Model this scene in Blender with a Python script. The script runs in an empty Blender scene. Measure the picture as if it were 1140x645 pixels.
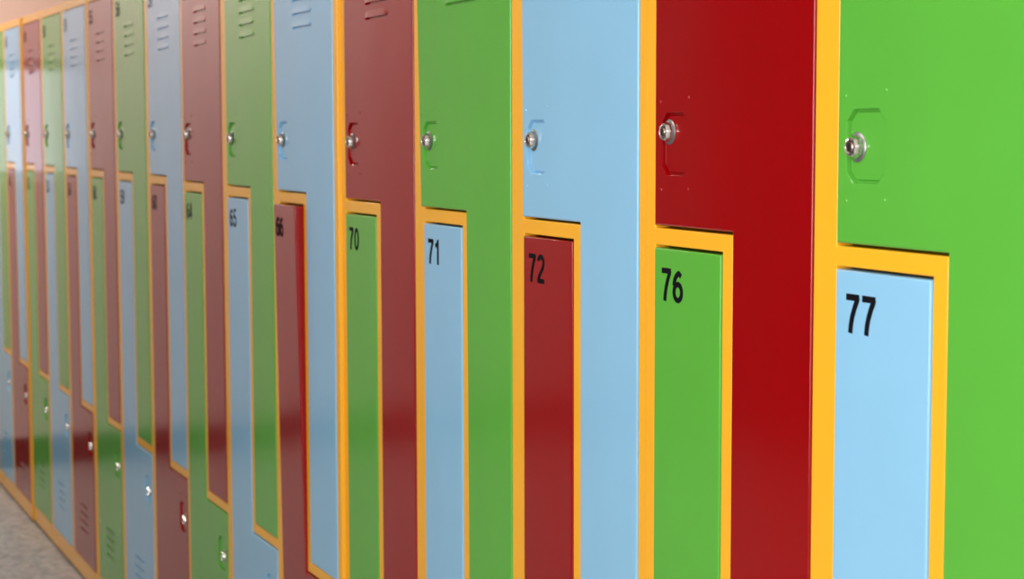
import bpy, bmesh, math, random
from mathutils import Vector, Matrix
random.seed(7)
C = bpy.context.scene.collection
S = bpy.context.scene

# ------------------------------------------------------------------ materials
def mat(name):
    m = bpy.data.materials.new(name); m.use_nodes = True
    nt = m.node_tree
    return m, nt, nt.nodes['Principled BSDF']

def mixrgb(nt, fac, a, b):
    n = nt.nodes.new('ShaderNodeMix'); n.data_type = 'RGBA'
    nt.links.new(fac, n.inputs[0]); n.inputs[6].default_value = (*a, 1); n.inputs[7].default_value = (*b, 1)
    return n.outputs[2]

def noise(nt, scale, detail=2, rough=.5, vec=None):
    n = nt.nodes.new('ShaderNodeTexNoise'); n.inputs['Scale'].default_value = scale
    n.inputs['Detail'].default_value = detail; n.inputs['Roughness'].default_value = rough
    if vec is None:
        t = nt.nodes.new('ShaderNodeTexCoord'); vec = t.outputs['Object']
    nt.links.new(vec, n.inputs['Vector'])
    return n.outputs['Fac']

def paint(name, col, rough=.2, wave=.25, var=.04):
    """gloss enamel on sheet metal: faint colour mottling, very shallow waviness and orange peel"""
    m, nt, b = mat(name)
    n = noise(nt, 9, 3)
    c = mixrgb(nt, n, tuple(x*(1-var) for x in col), tuple(min(1, x*(1+var)) for x in col))
    nt.links.new(c, b.inputs['Base Color'])
    b.inputs['Roughness'].default_value = rough
    b.inputs['IOR'].default_value = 1.5
    n1 = noise(nt, 5, 1); n2 = noise(nt, 260, 1)
    b1 = nt.nodes.new('ShaderNodeBump'); b1.inputs['Strength'].default_value = wave; b1.inputs['Distance'].default_value = .0035
    b2 = nt.nodes.new('ShaderNodeBump'); b2.inputs['Strength'].default_value = .06; b2.inputs['Distance'].default_value = .0004
    nt.links.new(n1, b1.inputs['Height']); nt.links.new(n2, b2.inputs['Height'])
    nt.links.new(b1.outputs['Normal'], b2.inputs['Normal']); nt.links.new(b2.outputs['Normal'], b.inputs['Normal'])
    return m

M = {}
M['yellow'] = paint('yellow_enamel', (.90, .43, .022), .22)
M['red'] = paint('red_enamel', (.275, .0006, .002), .15)
M['green'] = paint('green_enamel', (.098, .40, .046), .17)
M['blue'] = paint('blue_enamel', (.25, .52, .765), .17)

def plain(name, col, rough=.5, metal=0.0, nz=None):
    m, nt, b = mat(name)
    b.inputs['Roughness'].default_value = rough; b.inputs['Metallic'].default_value = metal
    n = noise(nt, nz or 30, 3)
    nt.links.new(mixrgb(nt, n, tuple(x*.93 for x in col), tuple(min(1, x*1.05) for x in col)), b.inputs['Base Color'])
    return m
M['black'] = plain('black_vinyl', (.005, .005, .008), .65)
M['black'].node_tree.nodes['Principled BSDF'].inputs['IOR'].default_value = 1.15
M['chrome'] = plain('chrome', (.72, .70, .68), .16, 1.0)
M['keyhole'] = plain('dark_keyway', (.03, .02, .02), .5, .3)
M['satin'] = plain('satin_washer', (.42, .42, .42), .38, 1.0)
M['steel'] = plain('lock_face', (.30, .22, .20), .3, 1.0)
M['inside'] = plain('locker_inside', (.10, .07, .02), .7)
M['foot'] = plain('black_rubber', (.01, .01, .01), .8)
M['white_paint'] = plain('white_paint', (.75, .72, .68), .45)
M['base_dark'] = plain('dark_skirting', (.03, .022, .02), .5)

def wallmat(name, col):
    m, nt, b = mat(name); b.inputs['Roughness'].default_value = .85
    n = noise(nt, 2.2, 4); nt.links.new(mixrgb(nt, n, tuple(x*.95 for x in col), tuple(x*1.04 for x in col)), b.inputs['Base Color'])
    bp = nt.nodes.new('ShaderNodeBump'); bp.inputs['Strength'].default_value = .15; bp.inputs['Distance'].default_value = .002
    nt.links.new(noise(nt, 120, 3), bp.inputs['Height']); nt.links.new(bp.outputs['Normal'], b.inputs['Normal'])
    return m
M['wall'] = wallmat('peach_plaster', (.33, .235, .195))
M['wall_end'] = wallmat('pale_plaster', (.80, .66, .66))
M['wall_dark'] = wallmat('slate_blue_plaster', (.03, .033, .036))
M['ceil'] = wallmat('white_plaster', (.8, .79, .76))

def floormat():
    m, nt, b = mat('speckled_grey_floor'); b.inputs['Roughness'].default_value = .38
    n = noise(nt, 26, 6, .75)
    v = nt.nodes.new('ShaderNodeTexVoronoi'); v.inputs['Scale'].default_value = 60
    t = nt.nodes.new('ShaderNodeTexCoord'); nt.links.new(t.outputs['Object'], v.inputs['Vector'])
    r = nt.nodes.new('ShaderNodeValToRGB'); nt.links.new(n, r.inputs['Fac'])
    e = r.color_ramp.elements
    e[0].position = .32; e[0].color = (.29, .25, .245, 1); e[1].position = .66; e[1].color = (.64, .575, .565, 1)
    mx = nt.nodes.new('ShaderNodeMix'); mx.data_type = 'RGBA'; mx.blend_type = 'MULTIPLY'; mx.inputs[0].default_value = .35
    nt.links.new(r.outputs['Color'], mx.inputs[6]); nt.links.new(v.outputs['Color'], mx.inputs[7])
    hs = nt.nodes.new('ShaderNodeHueSaturation'); hs.inputs['Saturation'].default_value = .35
    nt.links.new(mx.outputs[2], hs.inputs['Color'])
    nt.links.new(hs.outputs['Color'], b.inputs['Base Color'])
    return m
M['floor'] = floormat()

def glow(name, col, strength):
    m = bpy.data.materials.new(name); m.use_nodes = True; nt = m.node_tree
    nt.nodes.clear(); e = nt.nodes.new('ShaderNodeEmission'); o = nt.nodes.new('ShaderNodeOutputMaterial')
    e.inputs['Color'].default_value = (*col, 1); e.inputs['Strength'].default_value = strength
    nt.links.new(e.outputs[0], o.inputs['Surface'])
    return m
M['daylight'] = glow('daylight_through_glass', (1.0, .93, 1.0), 1.35)

# ------------------------------------------------------------------ helpers
def obj(name, bm, m, parent=None, smooth=None):
    bmesh.ops.recalc_face_normals(bm, faces=bm.faces[:])
    me = bpy.data.meshes.new(name); bm.to_mesh(me); bm.free()
    for mm in (m if isinstance(m, (list, tuple)) else [m]): me.materials.append(mm)
    o = bpy.data.objects.new(name, me); C.objects.link(o)
    if smooth:
        me.shade_smooth()
        me.set_sharp_from_angle(angle=math.radians(smooth))
        for p in me.polygons:                # flat skins stay flat, only rolled edges and pressings are smooth
            if abs(p.normal.y) > .99: p.use_smooth = False
    if parent: o.parent = parent
    return o

def box(bm, x0, x1, y0, y1, z0, z1, mi=0):
    v = [bm.verts.new((x, y, z)) for x in (x0, x1) for y in (y0, y1) for z in (z0, z1)]
    for a in ((0,1,3,2), (4,6,7,5), (0,4,5,1), (2,3,7,6), (0,2,6,4), (1,5,7,3)):
        f = bm.faces.new([v[i] for i in a]); f.material_index = mi

def lathe(bm, prof, cx, cz, y0, n=28, mi=0, phase=0.0):
    """revolve (radius, outward distance) about the normal of the door through (cx, cz)"""
    rings = []
    for r, d in prof:
        if r <= 1e-6: rings.append([bm.verts.new((cx, y0-d, cz))]); continue
        rings.append([bm.verts.new((cx+r*math.cos(2*math.pi*i/n+phase), y0-d, cz+r*math.sin(2*math.pi*i/n+phase))) for i in range(n)])
    for a, b in zip(rings, rings[1:]):
        for i in range(n):
            j = (i+1) % n
            if len(a) == 1 and len(b) == 1: continue
            if len(b) == 1: f = bm.faces.new((a[i], a[j], b[0]))
            elif len(a) == 1: f = bm.faces.new((a[0], b[j], b[i]))
            else: f = bm.faces.new((a[i], a[j], b[j], b[i]))
            f.material_index = mi

def inset(poly, d):
    """inset a counter-clockwise rectilinear / octagonal outline by d"""
    out = []; n = len(poly)
    for i in range(n):
        p0, p1, p2 = (Vector(poly[i-1]), Vector(poly[i]), Vector(poly[(i+1) % n]))
        a = (p1-p0).normalized(); b = (p2-p1).normalized()
        na = Vector((-a.y, a.x)); nb = Vector((-b.y, b.x))
        k = na.dot(nb)
        out.append(tuple(p1 + (na+nb)*(d/(1+k))))
    return out

# ------------------------------------------------------------------ locker layout (metres, from the left door edge of a column)
DW = .357; PITCH = .400; SIDE = .0234; CABW = 3*PITCH - .043 + 2*SIDE + .001
Z0, ZT = .058, 1.8165          # door openings, bottom and top
ZO, ZI = 1.3138, 1.2930        # upper cross bar
LO, LI = .5635, .5845          # lower cross bar
A_OUT, B_IN = .1885, .1655     # upright strip between the two doors of a column
HTOP = 1.843; FD = .020

def frame_mesh():
    xs = [-SIDE]; cols = []
    for c in range(3):
        o = c*PITCH; xs += [o, o+B_IN, o+A_OUT, o+DW]
    xs += [2*PITCH+DW+SIDE]
    zs = [.0, Z0, LO, LI, ZI, ZO, ZT, HTOP]
    bm = bmesh.new(); V = {}
    def vert(i, j):
        if (i, j) not in V: V[i, j] = bm.verts.new((xs[i], 0, zs[j]))
        return V[i, j]
    for i in range(len(xs)-1):
        for j in range(len(zs)-1):
            xm = (xs[i]+xs[i+1])/2; zm = (zs[j]+zs[j+1])/2
            solid = zm < Z0 or zm > ZT
            c = int(math.floor((xm+.0215)/PITCH)); u = xm-c*PITCH
            if c > 2 or u < 0 or u > DW or xm < 0: solid = True
            else:
                if B_IN < u < A_OUT and LO < zm < ZO: solid = True
                if u < A_OUT and ZI < zm < ZO: solid = True
                if u > B_IN and LO < zm < LI: solid = True
            if solid: bm.faces.new((vert(i, j), vert(i+1, j), vert(i+1, j+1), vert(i, j+1)))
    bmesh.ops.dissolve_limit(bm, angle_limit=.01, verts=bm.verts[:], edges=bm.edges[:])
    r = bmesh.ops.extrude_face_region(bm, geom=bm.faces[:])
    for v in r['geom']:
        if isinstance(v, bmesh.types.BMVert): v.co.y += FD
    bmesh.ops.recalc_face_normals(bm, faces=bm.faces[:])
    fe = [e for e in bm.edges if all(abs(v.co.y) < 1e-6 for v in e.verts) and any(abs(f.normal.y) < .5 for f in e.link_faces)]
    bmesh.ops.bevel(bm, geom=fe, offset=.0016, segments=3, profile=.5, affect='EDGES')
    return bm

def carcass_mesh():
    bm = bmesh.new(); x0, x1 = -SIDE, 2*PITCH+DW+SIDE; t = .0012
    box(bm, x0, x0+t, FD, .49, .0, HTOP); box(bm, x1-t, x1, FD, .49, .0, HTOP)
    box(bm, x0+t, x1-t, FD, .49, HTOP-t, HTOP); box(bm, x0+t, x1-t, FD, .49, .03, .03+t)
    box(bm, x0+t, x1-t, .488, .49, .03+t, HTOP-t)
    for c in (1, 2):
        xm = c*PITCH-.0215; box(bm, xm-.001, xm+.001, FD, .488, .032, HTOP-t)
    return bm

def octagon(x0, x1, z0, z1, c):
    return [(x0+c, z0), (x1-c, z0), (x1, z0+c), (x1, z1-c), (x1-c, z1), (x0+c, z1), (x0, z1-c), (x0, z0+c)]

# everything of the upper door; the lower one is the same pressing turned by half a turn
G = .0016
UP = [(A_OUT+G, LI+G), (DW-G, LI+G), (DW-G, ZT-.0028), (G, ZT-.0028), (G, ZO+.0034), (A_OUT+G, ZO+.0034)]
LOWP = [(G, Z0+G), (DW-G, Z0+G), (DW-G, LO-.003), (B_IN-G, LO-.003), (B_IN-G, ZI-.0034), (G, ZI-.0034)]
ZMID = (1.4175 + .4595)/2
OUTY = -.0016                      # door skin stands this far proud of the frame

def door_mesh(upper, lean, hood_z):
    poly = UP if upper else LOWP
    if upper:
        rx = (.0175, .0860); rz = (1.3790, 1.4560); fx = lambda x: x; fz = lambda z: z
    else:
        fx = lambda x: DW-x; fz = lambda z: 2*ZMID-z
        rx = (DW-.0860, DW-.0175); rz = (fz(1.4560), fz(1.3790))
    bm = bmesh.new()
    def ring(pts, y): return [bm.verts.new((p[0], y, p[1])) for p in pts]
    def strip(a, b):
        n = len(a)
        for i in range(n): bm.faces.new((a[i], a[(i+1) % n], b[(i+1) % n], b[i]))
    R = .0024
    rings = [ring(poly, FD-.002)]
    for k in range(0, 5):
        a = k/4*math.pi/2
        rings.append(ring(inset(poly, R*(1-math.cos(a))), OUTY+R*(1-math.sin(a))))
    for a, b in zip(rings, rings[1:]): strip(a, b)
    # back plate
    bm.faces.new(rings[0])
    oc = octagon(rx[0], rx[1], rz[0], rz[1], .0125)
    D = .0040
    lips = [ring(oc, OUTY), ring(inset(oc, .0006), OUTY+.0004), ring(inset(oc, .0012), OUTY+.0064), ring(inset(oc, .0034), OUTY+.0064), ring(inset(oc, .0044), OUTY+D)]
    for a, b in zip(lips, lips[1:]): strip(a, b)
    bm.faces.new(lips[-1])
    slots = []
    for zc in hood_z:
        q = [(.119, zc+.0012), (.1205, zc), (.2335, zc), (.2362, zc+.0020), (.2372, zc+.0085), (.2345, zc+.0085), (.2330, zc+.0048), (.1205, zc+.0042)]
        q = [(fx(x), fz(z)) for x, z in q]
        a = ring(q, OUTY); b = ring(q, OUTY+.0050); strip(a, b); bm.faces.new(b); slots.append(a)
    edges = []
    for loop in [rings[-1], lips[0]]+slots:
        for i in range(len(loop)): edges.append(bm.edges.get((loop[i], loop[(i+1) % len(loop)])))
    bmesh.ops.triangle_fill(bm, use_beauty=True, use_dissolve=False, edges=edges)
    # subdivide the skin in height so that the pressing can lean
    bmesh.ops.recalc_face_normals(bm, faces=bm.faces[:])
    # spot-weld pips around the lock recess
    for px, pz in ((.0155, 1.4690), (.0860, 1.4735), (.0190, 1.3610), (.0860, 1.3640)):
        lathe(bm, [(.0024, -.0002), (.0020, .0005), (.0011, .0010), (0, .0011)], fx(px), fz(pz), OUTY, 10)
    # low hood pressed out above each louvre slot
    for zc in hood_z:
        NU, NV = 16, 5; g = []
        for i in range(NU+1):
            u = i/NU; e = max(0.0, 1-abs(2*u-1)**6)**.5
            row = [bm.verts.new((fx(.1195+.1135*u), OUTY+.0001-.0010*e*j/NV, fz(zc+.0175-.0132*j/NV))) for j in range(NV+1)]
            row.append(bm.verts.new((fx(.1195+.1135*u), OUTY+.0003, fz(zc+.0043))))
            g.append(row)
        for i in range(NU):
            for j in range(NV+1):
                bm.faces.new((g[i][j], g[i+1][j], g[i+1][j+1], g[i][j+1]))
    if lean:
        zb, zt = poly[0][1], (poly[2][1] if upper else poly[4][1])
        # cut rows so the lean is smooth
        for k in range(1, 48):
            zc = zb+(zt-zb)*k/48
            bmesh.ops.bisect_plane(bm, geom=bm.verts[:]+bm.edges[:]+bm.faces[:], plane_co=(0, 0, zc), plane_no=(0, 0, 1))
        for v in bm.verts: v.co.y -= lean_at(upper, lean, v.co.z)*twist(upper, v.co.x)
    return bm

def twist(upper, x):
    if upper: return max(0, 1-x/DW)
    return .62+.38*max(0, min(1, x/B_IN))

def lean_at(upper, lean, z):
    if not lean: return 0
    zb, zt = (LI, ZT) if upper else (Z0, ZI)
    if not upper: zb = .45
    t = max(0, min(1, (z-zb)/(zt-zb)))
    return lean*(t**2 if upper else t)

# ------------------------------------------------------------------ digits, drawn as strokes in a unit cell (width .62, height 1)
def arc(cx, cy, rx, ry, a0, a1, n=14):
    return [(cx+rx*math.cos(math.radians(a0+(a1-a0)*i/n)), cy+ry*math.sin(math.radians(a0+(a1-a0)*i/n))) for i in range(n+1)]
H = .085
DIG = {
 '0': [arc(.29, .5, .205, .425, 90, 450, 32)],
 '1': [[(.34, 0), (.34, 1.0)], [(.36, .93), (.25, .80), (.10, .735)]],
 '2': [arc(.285, .71, .205, .215, 165, -25, 16) + [(.40, .50), (.22, .30), (.10, .13)], [(.04, .075), (.53, .075)]],
 '3': [arc(.27, .735, .19, .19, 160, -90, 14), arc(.27, .295, .215, .22, 90, -165, 16)],
 '4': [[(.42, 0), (.42, .97), (.385, .97), (.08, .30)], [(.02, .265), (.56, .265)]],
 '5': [[(.51, .925), (.16, .925), (.11, .50)], arc(.275, .325, .215, .25, 130, -160, 18)],
 '6': [arc(.29, .315, .205, .24, 0, 360, 26), arc(.50, .50, .415, .425, 180, 112, 10) + [(.46, .80)]],
 '7': [[(.02, .920), (.535, .920)], [(.475, .94), (.455, .85), (.36, .66), (.27, .42), (.22, .20), (.20, 0)]],
 '8': [arc(.29, .735, .175, .19, 0, 360, 24), arc(.29, .29, .21, .215, 0, 360, 26)],
 '9': [arc(.29, .685, .205, .24, 0, 360, 26), arc(.08, .50, .415, .425, 0, -68, 10) + [(.12, .20)]],
}
def ribbon(bm, pts, w, x0, z0, sx, sz, y, th):
    n = len(pts); P = [Vector(p) for p in pts]; L = []
    closed = (P[0]-P[-1]).length < 1e-4
    for i in range(n):
        if closed and i in (0, n-1): t = (P[1]-P[0]).normalized()+(P[-1]-P[-2]).normalized()
        elif i == 0: t = P[1]-P[0]
        elif i == n-1: t = P[-1]-P[-2]
        else: t = (P[i+1]-P[i]).normalized()+(P[i]-P[i-1]).normalized()
        t.normalize(); nn = Vector((-t.y, t.x))
        L.append((P[i]+nn*w, P[i]-nn*w))
    vs = []
    for a, b in L:
        vs.append([bm.verts.new((x0+q.x*sx, yy, z0+q.y*sz)) for q, yy in ((a, y-th), (b, y-th), (b, y), (a, y))])
    for k in range(n-1):
        for m in range(4):
            bm.faces.new((vs[k][m], vs[k][(m+1) % 4], vs[k+1][(m+1) % 4], vs[k+1][m]))
    if not closed:
        bm.faces.new(vs[0]); bm.faces.new(vs[-1])

def number_mesh(txt, x0, ztop, y, yfun):
    bm = bmesh.new(); h = .0405; sx = .0455
    x = x0
    for ch in txt:
        for k, st in enumerate(DIG[ch]):
            ribbon(bm, st, H, x, ztop-h, sx, h, y-.00004*k, .00022)
        x += .0285
    for v in bm.verts: v.co.y -= yfun(v.co.z)
    return bm

def lock_mesh(cx, cz, y):
    bm = bmesh.new()
    # dished rosette
    lathe(bm, [(.0152, 0), (.0156, .0008), (.0148, .0014), (.0130, .0024), (.0100, .0030)], cx, cz, y, 36, 3)
    # milled barrel collar
    n = 32; prof = [(.0122, .0026), (.0120, .0046), (.0106, .0084), (.0096, .0100), (.0078, .0106)]
    rings = []
    for r, d in prof:
        rings.append([bm.verts.new((cx+(r*(1.0 if (i % 4) < 2 else .93))*math.cos(2*math.pi*i/n), y-d, cz+(r*(1.0 if (i % 4) < 2 else .93))*math.sin(2*math.pi*i/n))) for i in range(n)])
    for a, b in zip(rings, rings[1:]):
        for i in range(n): bm.faces.new((a[i], a[(i+1) % n], b[(i+1) % n], b[i]))
    # recessed plug with the key slot
    lathe(bm, [(.0078, .0106), (.0072, .0092), (.0068, .0088)], cx, cz, y, 28)
    lathe(bm, [(.0068, .0088), (.0055, .0106), (.0050, .0110), (0, .0110)], cx, cz, y, 28, 1)
    box(bm, cx-.0008, cx+.0008, y-.0113, y-.0105, cz-.0036, cz+.0036, 2)
    return bm

# ------------------------------------------------------------------ the bank of lockers
FOOT = .012
XLW = -6.46
WIN_E, P_WIN, P_FILL, EXPO = 3.0, 150, (42, 5, 18, 24), 0.0
CAM_ANG = (.41418, -.08618, -.00229)
CAM_POS = (1.61873, -1.0815, 1.43421)
CABS = [  # (left edge of the first column, depth offset, height offset, first upper number)
    (-.400, .0, .0, 73), (-1.6041, .0025, -.0065, 67), (-2.8081, -.0047, -.0023, 61),
    (-4.0122, .0025, .0048, 55), (-5.2163, .0007, .0026, 49), (-6.4204, -.0055, .0021, 43),
]
UCOL = ['red', 'green', 'blue']; LCOL = ['green', 'blue', 'red']
LEAN = {('u', 68): .0135, ('u', 63): .007, ('u', 69): .003, ('l', 66): .0170, ('u', 56): .003}
proto_frame = None; proto_mesh = {}
LOCKZ = {73: 1.432, 74: 1.4165, 69: 1.427, 68: 1.4245, 67: 1.421, 63: 1.419, 62: 1.421, 61: 1.430}
WHERE = {
 0: 'nearest yellow framed locker cabinet, its lower doors 76 green and 77 light blue',
 1: 'yellow framed locker cabinet with lower doors 70 green, 71 blue and 72 red',
 2: 'yellow framed locker cabinet with lower doors 64 to 66, red 66 bulging out',
 3: 'yellow framed locker cabinet with lower doors 58 green, 59 blue and 60 red',
 4: 'yellow framed locker cabinet with lower doors 52 to 54, second from the far end',
 5: 'farthest yellow framed locker cabinet, cut by the left edge, with lower door 48 red',
}
def tag(o, label, cat, group=None):
    o['label'] = label; o['category'] = cat
    if group: o['group'] = group

def shared(key, name, build, mats, parent, smooth):
    if key in proto_mesh:
        o = bpy.data.objects.new(name, proto_mesh[key]); C.objects.link(o); o.parent = parent
        return o
    o = obj(name, build(), mats, parent, smooth); proto_mesh[key] = o.data
    return o

for ci, (cx, cy, cz, first) in enumerate(CABS):
    cab = bpy.data.objects.new('locker_cabinet', None); C.objects.link(cab)
    cab.location = (cx, cy, cz); cab.empty_display_size = .1
    tag(cab, WHERE[ci], 'locker', 'yellow framed locker cabinets standing in a row')
    shared('frame', 'frame', frame_mesh, M['yellow'], cab, 40)
    shared('carcass', 'carcass', carcass_mesh, M['yellow'], cab, None)
    for fx_ in (.03, 1.10):
        for fy in (.05, .44):
            bm = bmesh.new(); bmesh.ops.create_cone(bm, cap_ends=True, segments=16, radius1=.016, radius2=.012, depth=FOOT+cz)
            f = obj('foot', bm, M['foot'], cab); f.location = (fx_, fy, -(FOOT+cz)/2)
    for c in range(3):
        for up in (True, False):
            num = first+c if up else first+3+c
            col = (UCOL if up else LCOL)[c]
            lean = LEAN.get(('u' if up else 'l', num), 0)
            hz = (1.6350, 1.6612, 1.6874, 1.7136)
            key = ('d', up, lean)
            bm = door_mesh(up, lean, hz)
            if (key, col) in proto_mesh:
                bm.free(); d = bpy.data.objects.new('locker_door', proto_mesh[key, col]); C.objects.link(d); d.parent = cab
            else:
                d = obj('locker_door', bm, M[col], cab, 35); proto_mesh[key, col] = d.data
            d.location = (c*PITCH, 0, 0)
            d['label'] = '%s enamel %s door numbered %d' % ({'blue': 'light blue'}.get(col, col), 'upper' if up else 'lower', num)
            lx = .0325 if up else DW-.0325
            lz = LOCKZ.get(num, 1.4225) if up else 2*ZMID-1.421
            y0 = OUTY+.0040-lean_at(up, lean, lz)*twist(up, lx)
            k = obj('lock', lock_mesh(lx, lz, y0), [M['chrome'], M['steel'], M['keyhole'], M['satin']], d, 38); k['label'] = 'round chrome cam lock'
            zt = (ZT-.0275) if up else 1.2655
            obj('number', number_mesh(str(num), .0205, zt, OUTY, lambda z, u=up, l=lean: lean_at(u, l, z)*(.88 if u else .78)), M['black'], d)

# ------------------------------------------------------------------ the room
def struct(name, bm, m, parent=None):
    o = obj(name, bm, m, parent)
    if parent is None: o['kind'] = 'structure'
    return o
FZ = -FOOT; XL, XR, YB, YF, ZC = XLW, 5.0, .53, -3.3, 2.95
def slab(name, x0, x1, y0, y1, z0, z1, m):
    bm = bmesh.new(); box(bm, x0, x1, y0, y1, z0, z1); return struct(name, bm, m)
slab('floor', XL-.1, XR+.1, YF-.1, YB+.1, FZ-.1, FZ, M['floor'])
slab('ceiling', XL-.1, XR+.1, YF-.1, YB+.1, ZC, ZC+.1, M['ceil'])
slab('wall_back', XL-.1, XR+.1, YB, YB+.1, FZ, ZC, M['wall'])
slab('wall_right', XR, XR+.1, YF, YB, FZ, ZC, M['ceil'])

def wall_with_holes(name, axis, c0, c1, a0, a1, holes, m):
    """axis 'x': wall lies in a plane of constant x between c0 and c1; a is the running coordinate"""
    av = sorted({a0, a1, *[h for q in holes for h in q[:2]]}); zv = sorted({FZ, ZC, *[h for q in holes for h in q[2:]]})
    bm = bmesh.new()
    for i in range(len(av)-1):
        for j in range(len(zv)-1):
            am = (av[i]+av[i+1])/2; zm = (zv[j]+zv[j+1])/2
            if any(q[0] < am < q[1] and q[2] < zm < q[3] for q in holes): continue
            if axis == 'x': box(bm, c0, c1, av[i], av[i+1], zv[j], zv[j+1])
            else: box(bm, av[i], av[i+1], c0, c1, zv[j], zv[j+1])
    return struct(name, bm, m)

def window(name, axis, c, a0, a1, z0, z1, pane):
    bm = bmesh.new(); w = .045
    def bar(p0, p1, q0, q1):
        if axis == 'x': box(bm, c-.03, c+.03, p0, p1, q0, q1)
        else: box(bm, p0, p1, c-.03, c+.03, q0, q1)
    bar(a0, a0+w, z0, z1); bar(a1-w, a1, z0, z1); bar(a0+w, a1-w, z0, z0+w); bar(a0+w, a1-w, z1-w, z1)
    o = struct(name, bm, M['white_paint'])
    bm = bmesh.new()
    if axis == 'x': box(bm, c-.004, c+.004, a0+w, a1-w, z0+w, z1-w)
    else: box(bm, a0+w, a1-w, c-.004, c+.004, z0+w, z1-w)
    obj('pane', bm, pane, o)
    return o

# narrow daylit window in the end wall beside the lockers (it shows as the pale sheen on the farthest doors)
wall_with_holes('wall_left', 'x', XL-.1, XL, YF, YB, [(-.40, -.06, 1.22, 1.74)], M['wall_end'])
window('window_1', 'x', XL-.05, -.40, -.06, 1.22, 1.74, M['daylight'])
big = glow('bright_daylight', (1.0, .97, .93), WIN_E)
H2 = [(.6, 2.4, .95, 2.45), (2.9, 4.6, .95, 2.45)]
wall_with_holes('wall_front', 'y', YF-.1, YF, XL, XR, H2, M['wall_dark'])
for i, q in enumerate(H2): window('window_%d' % (i+2), 'y', YF-.05, *q, big)
slab('baseboard_left', XL, XL+.014, YF+.014, -.02, FZ, FZ+.125, M['base_dark'])
slab('baseboard_front', XL+.014, XR, YF, YF+.014, FZ, FZ+.07, M['base_dark'])

# ------------------------------------------------------------------ light
def area(name, loc, rot, sx, sy, power, col):
    l = bpy.data.lights.new(name, 'AREA'); l.shape = 'RECTANGLE'; l.size = sx; l.size_y = sy; l.energy = power; l.color = col
    o = bpy.data.objects.new(name, l); C.objects.link(o); o.location = loc; o.rotation_euler = rot
    return o
area('window_daylight', (2.5, YF+.05, 1.7), (math.radians(90), 0, 0), 2.8, 1.5, P_WIN, (1, .98, .95))
for i, (lx, ly) in enumerate(((-5.75, -1.0), (-3.4, -1.3), (-.8, -1.7), (1.9, -1.7))):  # unseen fill lights added overhead; the first brightens the end wall the doors reflect
    area('overhead_fill', (lx, ly, ZC-.06), (0, 0, 0), *((.6, .6) if i == 0 else (1.2, .5)), P_FILL[i], (1, .93, .84))
w = bpy.data.worlds.new('World'); S.world = w; w.use_nodes = True
w.node_tree.nodes['Background'].inputs[0].default_value = (.8, .85, .95, 1); w.node_tree.nodes['Background'].inputs[1].default_value = .5

# ------------------------------------------------------------------ camera
yaw, pitch, roll = CAM_ANG
d = Vector((-math.cos(yaw)*math.cos(pitch), math.sin(yaw)*math.cos(pitch), math.sin(pitch)))
r = d.cross(Vector((0, 0, 1))).normalized(); u = r.cross(d)
c_, s_ = math.cos(roll), math.sin(roll)
r, u = c_*r+s_*u, -s_*r+c_*u
cam = bpy.data.cameras.new('Camera'); co = bpy.data.objects.new('Camera', cam); C.objects.link(co)
mw = Matrix((r, u, -d)).transposed().to_4x4(); mw.translation = Vector(CAM_POS)
co.matrix_world = mw
cam.sensor_width = 36; cam.lens = 2050/1140*36; cam.clip_start = .05
cam.dof.use_dof = True; cam.dof.focus_distance = 2.35; cam.dof.aperture_fstop = 8.5
S.camera = co
S.view_settings.view_transform = 'Standard'; S.view_settings.look = 'None'
S.view_settings.gamma = 1; S.view_settings.exposure = EXPO; S.view_settings.use_curve_mapping = False
